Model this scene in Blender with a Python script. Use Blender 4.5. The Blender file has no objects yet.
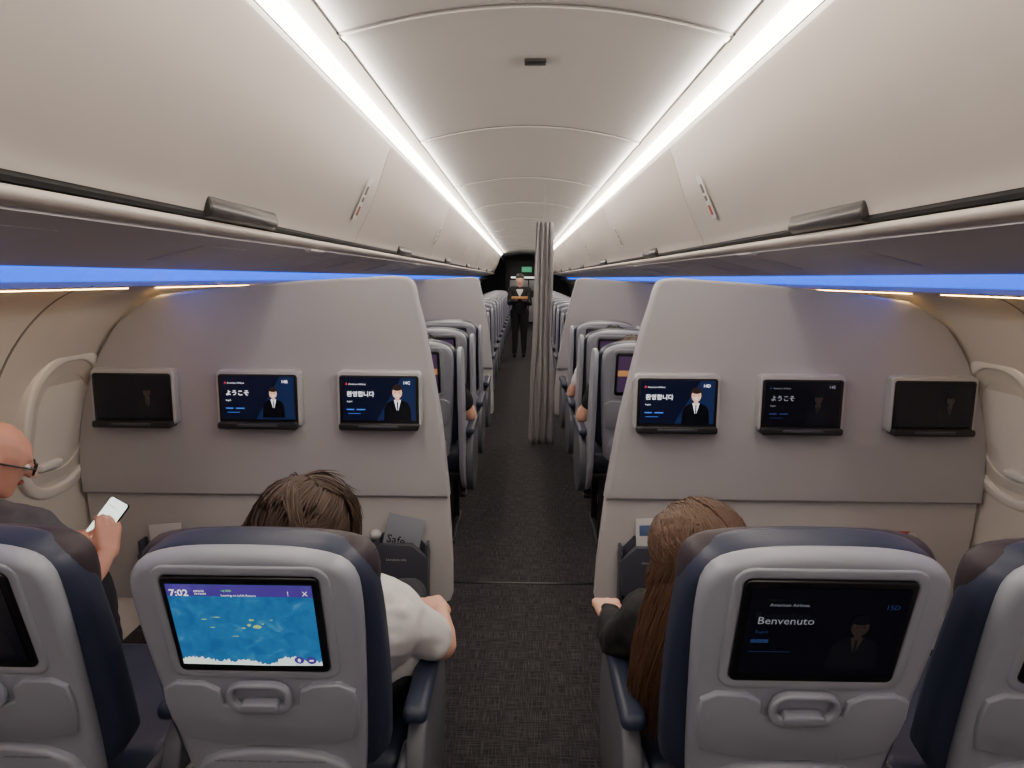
import bpy, bmesh, math, random
from mathutils import Vector, Matrix, Euler
random.seed(7)
C = bpy.context.scene.collection
rad = math.radians

# ------------------------------------------------------------ materials
def lin(c):
    return tuple(((x/255)/12.92 if x/255 <= .04045 else ((x/255+.055)/1.055)**2.4) for x in c)
MATS = {}
def mat(name, rgb, rough=.5, metal=0, bump=0, scale=60, var=.06, emit=0, spec=.5, ergb=None):
    if name in MATS: return MATS[name]
    m = bpy.data.materials.new(name); m.use_nodes = True
    nt = m.node_tree; b = nt.nodes['Principled BSDF']
    col = lin(rgb)
    tc = nt.nodes.new('ShaderNodeTexCoord')
    no = nt.nodes.new('ShaderNodeTexNoise'); no.inputs['Scale'].default_value = scale; no.inputs['Detail'].default_value = 4
    nt.links.new(tc.outputs['Object'], no.inputs['Vector'])
    r = nt.nodes.new('ShaderNodeValToRGB')
    r.color_ramp.elements[0].color = (*[x*(1-var) for x in col], 1)
    r.color_ramp.elements[1].color = (*[min(1, x*(1+var)) for x in col], 1)
    nt.links.new(no.outputs['Fac'], r.inputs['Fac'])
    nt.links.new(r.outputs['Color'], b.inputs['Base Color'])
    b.inputs['Roughness'].default_value = rough
    b.inputs['Metallic'].default_value = metal
    b.inputs['Specular IOR Level'].default_value = spec
    if bump:
        bp = nt.nodes.new('ShaderNodeBump'); bp.inputs['Strength'].default_value = bump; bp.inputs['Distance'].default_value = .002
        nt.links.new(no.outputs['Fac'], bp.inputs['Height']); nt.links.new(bp.outputs['Normal'], b.inputs['Normal'])
    if emit:
        b.inputs['Emission Color'].default_value = (*lin(ergb or rgb), 1)
        b.inputs['Emission Strength'].default_value = emit
    MATS[name] = m
    return m

M_bin = mat('bin_plastic', (203,195,187), .42, var=.02, scale=8)
M_ceil = mat('ceiling_plastic', (208,203,197), .5, var=.02, scale=5)
M_cove = mat('cove_plastic', (226,222,216), .5, var=.02)
M_wall = mat('sidewall_plastic', (208,202,194), .5, var=.03, scale=6)
M_seam = mat('seam_grey', (128,124,122), .6, var=.03)
M_under = mat('underside_plastic', (206,205,206), .55, var=.03, scale=8)
M_gap = mat('rubber_gap', (22,22,24), .7)
M_latch = mat('latch_plastic', (52,49,48), .35)
M_bulk = mat('bulkhead_laminate', (172,171,175), .5, var=.05, scale=260, bump=.05)
M_bulk2 = mat('bulkhead_lower', (186,183,183), .5, var=.05, scale=260, bump=.05)
M_shell = mat('seat_shell_plastic', (146,149,160), .38, var=.02, scale=40)
M_tray = mat('tray_plastic', (140,143,154), .36, var=.02, scale=40)
M_navy = mat('navy_leather', (42,49,70), .45, bump=.25, scale=180, var=.12)
M_brown = mat('headrest_leather', (54,46,52), .5, bump=.25, scale=180, var=.15, spec=.35)
M_arm = mat('armrest_plastic', (92,94,102), .45, var=.04)
M_darkmetal = mat('dark_metal', (60,60,64), .4, metal=.7)
M_black = mat('black_plastic', (12,12,14), .3, var=.1)
M_ledge = mat('ledge_plastic', (30,30,33), .4, var=.1)
M_glass = mat('black_screen_glass', (8,8,11), .12, var=.02)
M_silver = mat('silver_frame', (182,182,184), .35, metal=.15, var=.02)
M_white = mat('white_plastic', (225,225,222), .4, var=.02)
M_pocket = mat('pocket_plastic', (66,68,78), .5, var=.05)
M_paper = mat('paper', (205,205,205), .7, var=.03)
M_paper2 = mat('paper_grey', (140,145,155), .7, var=.03)
M_red = mat('red_cover', (170,55,45), .5)
M_skin = mat('skin', (218,168,145), .5, var=.06, scale=30)
M_skin2 = mat('skin_ruddy', (218,162,142), .48, var=.08, scale=30)
M_hairbr = mat('brown_hair', (66,47,35), .5, var=.35, scale=120)
M_hairlong = mat('long_brown_hair', (88,63,45), .42, var=.3, scale=90)
M_hairdk = mat('dark_hair', (28,22,20), .5, var=.2)
M_tee = mat('white_cotton', (208,207,208), .85, bump=.3, scale=90, var=.03)
M_greyt = mat('grey_cotton', (88,88,94), .85, bump=.3, scale=90)
M_blackc = mat('black_cotton', (20,20,22), .85, bump=.3, scale=90)
M_denim = mat('dark_trousers', (38,40,50), .85, bump=.3, scale=90)
M_lightc = mat('pale_shirt', (200,200,205), .8, bump=.2, scale=90)
M_shoe = mat('shoe', (225,225,225), .6)
M_dshoe = mat('dark_shoe', (20,20,20), .4)
M_lip = mat('lips', (170,95,85), .5)
M_eye = mat('eye_white', (235,235,235), .2)
M_iris = mat('iris', (40,28,20), .2)
M_curt = mat('curtain_fabric', (140,137,138), .9, bump=.4, scale=150, var=.06)
M_galley = mat('galley_metal', (40,42,45), .4, metal=.4)
M_wood = mat('tray_tan', (190,140,85), .5)
# emissive
E_strip = mat('ceiling_led', (255,246,236), .5, emit=18.5, ergb=(255,242,226), var=.0)
E_blue = mat('blue_led', (20,80,235), .4, emit=2.1, ergb=(18,92,255), var=0)
E_warm = mat('warm_led', (255,220,160), .4, emit=28, ergb=(255,200,122), var=0)
def em(name, rgb, s): return mat(name, rgb, .25, emit=s, ergb=rgb, var=0)
E_bg = em('screen_navy', (8,12,32), .9)
E_bg2 = em('screen_navy_dim', (10,12,24), .15)
E_txt = em('screen_white', (235,238,245), 1.0)
E_txtd = em('screen_white_dim', (150,155,170), .35)
E_blu = em('screen_blue', (60,110,200), .9)
E_blud = em('screen_blue_dim', (40,60,110), .3)
E_redd = em('screen_red', (200,50,60), .8)
E_skin = em('screen_skin', (214,170,150), .9)
E_skind = em('screen_skin_dim', (60,52,50), .12)
E_suit = em('screen_suit', (8,10,18), .3)
E_suitd = em('screen_suit_dim', (22,24,32), .1)
E_hair = em('screen_hair', (40,30,26), .6)
E_purple = em('screen_purple', (62,44,124), 1.0)
E_green = em('screen_green', (120,220,120), 1.0)
E_land = em('screen_land', (150,190,110), .9)
E_hist = em('screen_terrain', (215,232,225), 1.0)
E_phone = em('phone_screen', (225,240,230), 1.8)
E_galleyg = em('galley_green', (60,150,110), 1.0)
E_galleyw = em('galley_lamp', (220,225,215), 2.0)

def ocean():
    m = bpy.data.materials.new('screen_ocean_map'); m.use_nodes = True
    nt = m.node_tree; b = nt.nodes['Principled BSDF']
    tc = nt.nodes.new('ShaderNodeTexCoord'); n = nt.nodes.new('ShaderNodeTexNoise')
    n.inputs['Scale'].default_value = 34; n.inputs['Detail'].default_value = 10; n.inputs['Distortion'].default_value = 1.0
    r = nt.nodes.new('ShaderNodeValToRGB'); e = r.color_ramp.elements
    e[0].position = .3; e[0].color = (*lin((30,96,160)), 1)
    e[1].position = .85; e[1].color = (*lin((90,168,200)), 1)
    x = e.new(.6); x.color = (*lin((42,120,180)), 1)
    nt.links.new(tc.outputs['Object'], n.inputs['Vector']); nt.links.new(n.outputs['Fac'], r.inputs['Fac'])
    nt.links.new(r.outputs['Color'], b.inputs['Emission Color']); b.inputs['Emission Strength'].default_value = .78
    b.inputs['Base Color'].default_value = (.01,.02,.03,1)
    return m
E_ocean = ocean()

def carpet():
    m = bpy.data.materials.new('dark_carpet'); m.use_nodes = True
    nt = m.node_tree; b = nt.nodes['Principled BSDF']
    tc = nt.nodes.new('ShaderNodeTexCoord')
    def streak(sx, sy):
        mp = nt.nodes.new('ShaderNodeMapping'); mp.inputs['Scale'].default_value = (sx, sy, 1)
        n = nt.nodes.new('ShaderNodeTexNoise'); n.inputs['Scale'].default_value = 1; n.inputs['Detail'].default_value = 3
        nt.links.new(tc.outputs['Object'], mp.inputs['Vector']); nt.links.new(mp.outputs['Vector'], n.inputs['Vector']); return n
    a = streak(240, 12); c = streak(12, 240)
    ad = nt.nodes.new('ShaderNodeMath'); ad.operation = 'MAXIMUM'
    nt.links.new(a.outputs['Fac'], ad.inputs[0]); nt.links.new(c.outputs['Fac'], ad.inputs[1])
    r = nt.nodes.new('ShaderNodeValToRGB'); r.color_ramp.elements[0].position = .46; r.color_ramp.elements[1].position = .82
    r.color_ramp.elements[0].color = (*lin((40,39,41)), 1); r.color_ramp.elements[1].color = (*lin((88,85,87)), 1)
    nt.links.new(ad.outputs[0], r.inputs['Fac']); nt.links.new(r.outputs['Color'], b.inputs['Base Color'])
    b.inputs['Roughness'].default_value = .95; b.inputs['Specular IOR Level'].default_value = .1
    bp = nt.nodes.new('ShaderNodeBump'); bp.inputs['Strength'].default_value = .25; bp.inputs['Distance'].default_value = .003
    nt.links.new(ad.outputs[0], bp.inputs['Height']); nt.links.new(bp.outputs['Normal'], b.inputs['Normal'])
    return m
M_carpet = carpet()

# ------------------------------------------------------------ helpers
def link(o, parent=None):
    C.objects.link(o)
    if parent is not None: o.parent = parent
    return o
def meta(o, label, category, group=None, kind=None):
    o['label'] = label; o['category'] = category
    if group: o['group'] = group
    if kind: o['kind'] = kind
def structure(o, label=None):
    o['kind'] = 'structure'
    if label: o['label'] = label; 
def empty(name, loc=(0,0,0)):
    e = bpy.data.objects.new(name, None); e.empty_display_size = .05; e.location = loc
    C.objects.link(e); return e
def from_bm(bm, name, m, parent=None, smooth=True, angle=40):
    bmesh.ops.recalc_face_normals(bm, faces=bm.faces[:])
    me = bpy.data.meshes.new(name); bm.to_mesh(me); bm.free()
    if smooth:
        me.polygons.foreach_set('use_smooth', [True]*len(me.polygons))
        me.set_sharp_from_angle(angle=rad(angle))
    for mm in (m if isinstance(m, (list, tuple)) else [m]): me.materials.append(mm)
    o = bpy.data.objects.new(name, me); return link(o, parent)
def rbox(name, size, center, bev, m, parent=None, seg=3, taper=None, rot=None):
    bm = bmesh.new(); bmesh.ops.create_cube(bm, size=1)
    for v in bm.verts:
        if taper:
            f = taper if v.co.z > 0 else 1
            v.co.x *= f; v.co.y *= f
        v.co = Vector((v.co.x*size[0], v.co.y*size[1], v.co.z*size[2]))
    if bev: bmesh.ops.bevel(bm, geom=bm.edges[:], offset=min(bev, min(size)*.49), segments=seg, profile=.5, affect='EDGES')
    if rot: bmesh.ops.rotate(bm, verts=bm.verts[:], cent=(0,0,0), matrix=Euler(rot).to_matrix())
    bmesh.ops.translate(bm, verts=bm.verts[:], vec=center)
    return from_bm(bm, name, m, parent)
def chaikin(p, n=2, closed=True):
    for _ in range(n):
        q = []; L = len(p)
        rng = range(L) if closed else range(L-1)
        if not closed: q.append(p[0])
        for i in rng:
            a = p[i]; b = p[(i+1) % L]
            q.append(tuple(a[k]*.75+b[k]*.25 for k in range(len(a))))
            q.append(tuple(a[k]*.25+b[k]*.75 for k in range(len(a))))
        if not closed: q.append(p[-1])
        p = q
    return p
def prism(name, pts, a, b, m, parent=None, bev=0, plane='xz', seg=3, angle=40):
    bm = bmesh.new()
    def mk(u, v, w):
        return {'xz': (u, w, v), 'yz': (w, u, v), 'xy': (u, v, w)}[plane]
    va = [bm.verts.new(mk(u, v, a)) for u, v in pts]
    vb = [bm.verts.new(mk(u, v, b)) for u, v in pts]
    fa = bm.faces.new(va); fb = bm.faces.new(vb[::-1])
    n = len(pts)
    for i in range(n): bm.faces.new((va[i], vb[i], vb[(i+1) % n], va[(i+1) % n]))
    bmesh.ops.recalc_face_normals(bm, faces=bm.faces[:])
    if bev:
        ed = list(set(fa.edges) | set(fb.edges))
        bmesh.ops.bevel(bm, geom=ed, offset=bev, segments=seg, profile=.5, affect='EDGES', clamp_overlap=True)
    return from_bm(bm, name, m, parent, angle=angle)
def rrect(cx, cy, w, h, r, n=6):
    out = []
    for (sx, sy, a0) in ((1,1,0), (-1,1,90), (-1,-1,180), (1,-1,270)):
        for i in range(n+1):
            a = rad(a0+90*i/n); out.append((cx+sx*(w/2-r)+r*math.cos(a), cy+sy*(h/2-r)+r*math.sin(a)))
    return out
def sheet(name, prof, th, y0, y1, m, parent=None, ny=1):
    n = len(prof); off = []
    for i in range(n):
        a = Vector(prof[max(0, i-1)]); b = Vector(prof[min(n-1, i+1)]); d = (b-a).normalized()
        nn = Vector((-d.y, d.x)); off.append((prof[i][0]+nn.x*th, prof[i][1]+nn.y*th))
    pts = list(prof)+off[::-1]
    return prism(name, pts, y0, y1, m, parent)
def ring(name, outer, inner, a, b, m, parent=None, plane='xz', bev=0):
    bm = bmesh.new()
    def mk(u, v, w): return {'xz': (u, w, v), 'yz': (w, u, v), 'xy': (u, v, w)}[plane]
    n = len(outer)
    L = [[bm.verts.new(mk(u, v, w)) for u, v in P] for P, w in ((outer, a), (inner, a), (inner, b), (outer, b))]
    for k in range(4):
        A = L[k]; B = L[(k+1) % 4]
        for i in range(n): bm.faces.new((A[i], A[(i+1) % n], B[(i+1) % n], B[i]))
    if bev:
        ed = []
        for k in range(4):
            for i in range(n):
                e = bm.edges.get((L[k][i], L[k][(i+1) % n]))
                if e: ed.append(e)
        bmesh.ops.bevel(bm, geom=ed, offset=bev, segments=3, profile=.5, affect='EDGES')
    return from_bm(bm, name, m, parent)
def ell(cx, cz, rx, rz, n=20, a0=0, a1=360):
    return [(cx+rx*math.cos(rad(a0+(a1-a0)*i/n)), cz+rz*math.sin(rad(a0+(a1-a0)*i/n))) for i in range(n+(0 if a1-a0 == 360 else 1))]
def flat(name, polys, parent, y):
    bm = bmesh.new(); ms = []
    for k, (m, pts) in enumerate(polys):
        if m not in ms: ms.append(m)
        f = bm.faces.new([bm.verts.new((p[0], y-.0003*k, p[1])) for p in pts])
        f.material_index = ms.index(m)
        f.normal_update()
        if f.normal.y > 0: f.normal_flip()
    me = bpy.data.meshes.new(name); bm.to_mesh(me); bm.free()
    for m in ms: me.materials.append(m)
    return link(bpy.data.objects.new(name, me), parent)
def text(name, body, size, m, parent, loc, align='LEFT', rot=(math.pi/2, 0, 0), bold=0):
    cu = bpy.data.curves.new(name, 'FONT'); cu.body = body; cu.size = size; cu.align_x = align; cu.offset = bold; cu.resolution_u = 2
    t = bpy.data.objects.new(name, cu); C.objects.link(t)
    dg = bpy.context.evaluated_depsgraph_get()
    me = bpy.data.meshes.new_from_object(t.evaluated_get(dg)); me.materials.clear(); me.materials.append(m)
    bpy.data.objects.remove(t); me.transform(Euler(rot).to_matrix().to_4x4())
    o = bpy.data.objects.new(name, me); o.location = loc
    return link(o, parent)
def tube(name, pts, r, m, parent=None, n=10, closed=False):
    bm = bmesh.new(); rings = []
    P = [Vector(p) for p in pts]; N = len(P)
    rr = r if isinstance(r, (list, tuple)) else [r]*N
    for i in range(N):
        if closed: d = (P[(i+1) % N]-P[i-1]).normalized()
        else: d = (P[min(N-1, i+1)]-P[max(0, i-1)]).normalized()
        u = d.orthogonal().normalized() if abs(d.z) > .9 else d.cross(Vector((0,0,1))).normalized()
        v = d.cross(u).normalized()
        rings.append([bm.verts.new(P[i]+u*rr[i]*math.cos(2*math.pi*k/n)+v*rr[i]*math.sin(2*math.pi*k/n)) for k in range(n)])
    for i in range(N if closed else N-1):
        A = rings[i]; B = rings[(i+1) % N]
        for k in range(n): bm.faces.new((A[k], A[(k+1) % n], B[(k+1) % n], B[k]))
    if not closed: bm.faces.new(rings[0][::-1]); bm.faces.new(rings[-1])
    return from_bm(bm, name, m, parent)
def copy_thing(o, parent=None, skip=()):
    n = o.copy(); C.objects.link(n)
    if parent is not None: n.parent = parent
    for ch in list(o.children):
        if ch.get('tag') in skip: continue
        copy_thing(ch, n, skip)
    return n

# ------------------------------------------------------------ room shell
Y0, Y1 = -4.0, 27.0
CEILX, CEILZ = .62, 2.35
def ceil_z(x): return CEILZ+.09*(1-(x/CEILX)**2)
floor = rbox('floor', (3.7, Y1-Y0, .06), (0, (Y0+Y1)/2, -.03), 0, M_carpet); structure(floor, 'dark charcoal woven carpet')
cp = [(x*CEILX/8, ceil_z(x*CEILX/8)) for x in range(-8, 9)]
ce = sheet('ceiling', cp, .02, Y0, Y1, M_ceil); structure(ce, 'curved off-white ceiling panels')
k = 0
def trim(o, label):
    global k
    k += 1; o.name = 'trim_%d' % k; structure(o, label)
for ys in (-1.5, .4, 2.25, 3.95, 5.9, 7.8, 9.8, 11.8, 13.8, 15.8, 17.8, 19.8):
    p2 = [(x, z-.0025) for x, z in cp]
    trim(sheet('t', p2, .004, ys, ys+.012, M_seam), 'seam between ceiling panels')
    p2 = [(x, z-.005) for x, z in cp]
    trim(sheet('t', p2, .008, ys+.03, ys+.07, M_ceil), 'raised rib beside ceiling joint')
trim(rbox('t', (3.3, .018, .004), (0, 3.4, .002), .001, M_black), 'thin dark seam across the carpet')
WP = [(1.44,1.56), (1.52,1.545), (1.63,1.47), (1.74,1.34), (1.82,1.18), (1.87,1.02), (1.895,.82), (1.885,.5), (1.84,.2), (1.78,-.03)]
WPs = chaikin(WP, 2, closed=False)
for s, nm in ((-1, 'wall_left'), (1, 'wall_right')):
    def sp(P): return [(s*x, z) for x, z in (P if s == 1 else P[::-1])]
    w = sheet(nm, sp(WPs), .04, Y0, Y1, M_wall); structure(w, 'curved off-white cabin sidewall')
    for ys in (1.0, 2.22, 3.35):
        q = sp([(x-.004, z) for x, z in WPs])
        trim(sheet('t', q, .003, ys, ys+.008, M_seam), 'sidewall panel joint')
    q = [(.618, 2.348), (.622, 2.365), (.64, 2.385), (.68, 2.385), (.71, 2.362), (.722,2.34)]
    trim(prism('t', [(s*x, z) for x, z in q]+[(s*x, z+.02) for x, z in q[::-1]], Y0, Y1, M_cove), 'white cove recess beside the light strip')
    q = [(.745, 2.315), (.752, 2.295), (.80, 2.27), (.80, 2.33)]
    trim(prism('t', [(s*x, z) for x, z in q], Y0, Y1, M_cove), 'cove edge above the bins')
wb = rbox('wall_back', (4.0, .06, 2.6), (0, Y0, 1.25), 0, M_bulk); structure(wb, 'grey rear cabin wall')
wf = rbox('wall_front', (4.0, .06, 2.6), (0, Y1, 1.25), 0, M_galley); structure(wf, 'dark galley end wall')

# windows
for s in (-1, 1):
    for i, yc in enumerate((2.60, 1.45)):
        e = empty('window_%d' % (i+1+(2 if s == 1 else 0)), (s*1.838, yc, 1.02)); structure(e, 'cabin window with closed shade')
        e.rotation_euler = (0, -s*rad(12), 0)
        W = lambda w, h, r: rrect(0, 0, w, h, r, 8)
        P_ = lambda a, b: (s*a, s*b)
        ring('reveal', W(.46, .60, .20), W(.39, .51, .17), *P_(-.016, .05), M_cove, e, 'yz', bev=.01)
        ring('inner_rim', W(.395, .515, .17), W(.29, .39, .125), *P_(.004, .05), M_wall, e, 'yz', bev=.004)
        prism('window_shade', W(.30, .40, .125), *P_(.012, .028), M_cove, e, plane='yz')
        rbox('shade_handle', (.03, .12, .03), (-s*.0, -.05, -.16), .01, M_white, e)

# ------------------------------------------------------------ overhead bins
BL = 3.05; B0 = 0.75
door_p = chaikin([(.745,2.295), (.775,2.22), (.835,2.04), (.90,1.90), (.945,1.82), (.955,1.785)], 2, closed=False)
def make_bin(s):
    e = empty('overhead_bin', (0, 0, 0))
    h = BL/2-.006
    fl = lambda P: [(s*x, z) for x, z in P]
    off = [(x+.03, z+.012) for x, z in door_p]
    d = prism('door', fl(door_p+off[::-1]), -h, h, M_bin, e, bev=.004)
    prism('bin_body', fl([(.80,2.27), (.97,1.84), (1.0,1.75), (1.5,1.66), (1.5,2.0), (1.2,2.28)]), -BL/2, BL/2, M_gap, e)
    lat = prism('latch_handle', fl(chaikin([(.940,1.835), (.925,1.79), (.940,1.766), (.968,1.766), (.968,1.835)], 1)), -.27, .27, M_latch, e, bev=.008)
    lat.parent = d
    prism('rubber_seal', fl([(.96,1.79), (.952,1.775), (.957,1.765), (1.0,1.765), (1.0,1.80)]), -BL/2, BL/2, M_gap, e)
    prism('hand_rail', fl(chaikin([(.955,1.762), (.94,1.75), (.945,1.735), (.985,1.722), (1.02,1.735), (1.02,1.762)], 1)), -h, h, M_bin, e, bev=.002)
    prism('underside_panel', fl([(.985,1.735), (.985,1.718), (1.2,1.668), (1.372,1.622), (1.38,1.64), (1.2,1.70)]), -h, h, M_under, e, bev=.002)
    for yy in (-.9, .15, 1.1):
        rbox('service_unit', (.2, .34, .008), (s*1.17, yy, 1.674), .003, M_under, e, rot=(0, s*rad(14.5), 0))
    prism('light_strip', fl([(1.378,1.622), (1.385,1.612), (1.44,1.578), (1.45,1.582), (1.40,1.64)]), -h, h, E_blue, e)
    prism('lamp_trim', fl([(1.446,1.576), (1.47,1.556), (1.50,1.556), (1.50,1.60)]), -h, h, M_wall, e)
    py = h-(.26 if s == -1 else .42)
    pk = rbox('placard', (.004, .06, .22), (s*.844, py, 1.99), .001, M_white, e, rot=(0, s*rad(-25), 0))
    for zz, hh_, mm in ((1.93, .05, mat('placard_red', (165,70,55))), (1.985, .025, mat('placard_grey', (110,105,102))), (2.03, .045, mat('placard_grey', (110,105,102)))):
        rbox('placard_mark', (.003, .034, hh_), (s*(.8415+(1.99-zz)*math.tan(rad(25))), py, zz), .0008, mm, e, rot=(0, s*rad(-25), 0))
    rn = rbox('row_number_plate', (.03, .2, .01), (s*.995, h-.6, 1.715), .003, M_white, e, rot=(0, s*rad(14), 0))
    return e
for s in (-1, 1):
    t = make_bin(s)
    for i in range(-1, 7):
        b = t if i == -1 else copy_thing(t)
        b.location = (0, B0+BL*(i+.5), 0)
        meta(b, 'long off-white overhead luggage bin with dark latch and blue light strip', 'overhead bin', group='overhead luggage bins')
for s in (-1, 1):
    P = [(s*x, z) for x, z in [(.690,2.352), (.695,2.338), (.725,2.318), (.742,2.318), (.735,2.338), (.71,2.358)]]
    t = None
    for i in range(-1, 7):
        if t is None:
            t = prism('ceiling_light', P, -BL/2+.01, BL/2-.01, E_strip); o = t
        else:
            o = t.copy(); C.objects.link(o)
        o.location = (0, B0+BL*(i+.5), 0)
        meta(o, 'glowing white linear ceiling light in the cove', 'ceiling light', group='linear cove lights')
for s in (-1, 1):  # added unseen area lights that brighten the ceiling; the visible strips are separate
    la = bpy.data.lights.new('ceiling_fill', 'AREA'); la.shape = 'RECTANGLE'; la.size = 25; la.size_y = .02; la.energy = 75; la.color = (1, .93, .85)
    lo = bpy.data.objects.new('ceiling_fill', la); C.objects.link(lo)
    d = Vector((-s*1.0, 0, .10)).normalized()
    x = Vector((0,1,0)); z = -d; y = z.cross(x)
    lo.matrix_world = Matrix.Translation((s*.61, 8.5, 2.338)) @ Matrix((x, y, z)).transposed().to_4x4()
    meta(lo, 'unseen fill light added to brighten the ceiling panel', 'lamp')
for s in (-1, 1):
    t = None
    for yy in (-1.5, .2, 2.0, 3.2, 4.6, 6.0):
        if t is None:
            t = rbox('wall_wash_lamp', (.014, 1.0, .006), (0, 0, 0), .002, E_warm); o = t
        else: o = t.copy(); C.objects.link(o)
        o.location = (s*1.485, yy, 1.553)
        meta(o, 'slim warm white lamp strip above the sidewall', 'wall lamp', group='warm sidewall lamps')
e = rbox('ceiling_vent', (.085, .06, .012), (.01, 2.82, 2.434), .003, M_latch)
meta(e, 'small dark rectangular vent plate on the ceiling', 'vent')
# ------------------------------------------------------------ seats
TH = rad(15); HZ = .45
CZ = .535; SW = .131; SH = .094
def backpart(o):
    o.location = (0, 0, HZ); o.rotation_euler = (TH, 0, 0); return o
def seat_template():
    e = empty('airline_seat')
    out = chaikin([(-.165,.02), (-.185,.15), (-.202,.38), (-.212,.56), (-.205,.655), (-.13,.685), (0,.69),
                   (.13,.685), (.205,.655), (.212,.56), (.202,.38), (.185,.15), (.165,.02)], 2)
    backpart(prism('back_shell', out, 0, .045, M_shell, e, bev=.018, seg=5))
    backpart(ring('display_surround', rrect(0, CZ, .325, .265, .035), rrect(0, CZ, .288, .226, .016), -.004, .012, M_shell, e, bev=.004))
    disp = backpart(prism('display', rrect(0, CZ, .285, .222, .012), -.007, .01, M_black, e, bev=.003))
    prism('screen_glass', rrect(0, CZ+.004, .262, .19, .005), -.0085, -.004, M_glass, disp)
    tp = [(-.185,.395), (-.08,.39), (-.072,.32), (.072,.32), (.08,.39), (.185,.395), (.19,.32), (.168,.225), (-.168,.225), (-.19,.32)]
    backpart(prism('tray_table', chaikin(tp, 1), -.010, .01, M_tray, e, bev=.005))
    backpart(ring('tray_latch', rrect(0, .360, .125, .078, .034), rrect(0, .364, .10, .048, .02), -.018, -.002, M_shell, e, bev=.004))
    backpart(prism('latch_turnbuckle', rrect(0, .343, .075, .022, .01), -.024, -.002, M_tray, e, bev=.004))
    lo = backpart(prism('literature_pocket', chaikin([(-.165,.215), (.165,.215), (.155,.03), (-.155,.03)], 2), -.018, .01, M_shell, e, bev=.008))
    text('tray_text', 'FASTEN SEAT BELT WHILE SEATED     LIFE VEST UNDER YOUR SEAT', .0075, M_black, lo, (0, -.0188, .19), 'CENTER')
    cu = chaikin([(-.22,.06), (-.235,.3), (-.235,.52), (-.22,.63), (-.15,.672), (0,.68), (.15,.672), (.22,.63), (.235,.52), (.235,.3), (.22,.06)], 2)
    backpart(prism('back_cushion', cu, .035, .12, M_navy, e, bev=.03, seg=5))
    hd = chaikin([(-.19,.45), (-.226,.53), (-.23,.625), (-.18,.663), (0,.670), (.18,.663), (.23,.625), (.226,.53), (.19,.45)], 2)
    backpart(prism('headrest', hd, .06, .138, M_brown, e, bev=.032, seg=6))
    rbox('seat_cushion', (.47, .5, .12), (0, .37, .44), .04, M_navy, e, seg=5)
    rbox('seat_pan', (.44, .46, .05), (0, .35, .365), .01, M_darkmetal, e)
    for sx in (-1, 1):
        a = rbox('armrest', (.058, .42, .04), (sx*.265, .30, .618), .018, M_navy, e, seg=4); a['tag'] = 'arm%d' % sx
        a2 = prism('armrest_console', chaikin([(.08,.28), (.08,.605), (.48,.605), (.53,.45), (.46,.22)], 2), sx*.265-.022, sx*.265+.022, M_arm, e, bev=.008, plane='yz'); a2['tag'] = 'arm%d' % sx
        for yy in (.14, .48):
            rbox('leg', (.035, .04, .35), (sx*.16, yy, .175), .008, M_darkmetal, e, rot=None)
    rbox('floor_rail', (.05, .5, .02), (-.16, .32, .01), .004, M_darkmetal, e)
    rbox('floor_rail', (.05, .5, .02), (.16, .32, .01), .004, M_darkmetal, e)
    for sx in (-1, 1):
        rbox('recline_hinge', (.02, .14, .09), (sx*.236, .10, .47), .02, M_arm, e)
    return e
T = seat_template(); T.location = (-.53, 1.30, 0)
seats = {'lc': T}
def seat(key, x, y, skip=(), sc=None):
    o = copy_thing(T, skip=skip); o.location = (x, y, 0)
    if sc: o.scale = sc
    seats[key] = o; return o
seat('lb', -1.09, 1.30, ('arm-1',)); seat('la', -1.62, 1.30, ())
seat('rd', .498, 1.265, (), (1.03,1.03,1.025)); seat('re', 1.045, 1.30, ('arm1',)); seat('rf', 1.58, 1.30, ())
def drop(o, tag):
    for ch in list(o.children):
        if ch.get('tag') == tag: bpy.data.objects.remove(ch)
drop(seats['la'], 'arm1') ; drop(seats['rf'], 'arm-1')
drop(seats['rd'], 'arm1'); drop(T, 'arm-1')
L = {'lc': 'grey-backed navy leather seat with lit map display', 'lb': 'grey-backed navy leather seat with dark display',
     'la': 'navy leather window seat beside the sidewall', 'rd': 'reclined grey-backed seat with dim welcome display',
     're': 'upright navy leather seat with brown headrest', 'rf': 'navy leather window seat holding no one'}
for kx, l in L.items(): meta(seats[kx], l, 'airplane seat', group='row of economy seats facing the partition')
def find(o, n): return [c for c in o.children if c.name.split('.')[0] == n][0]

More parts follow.
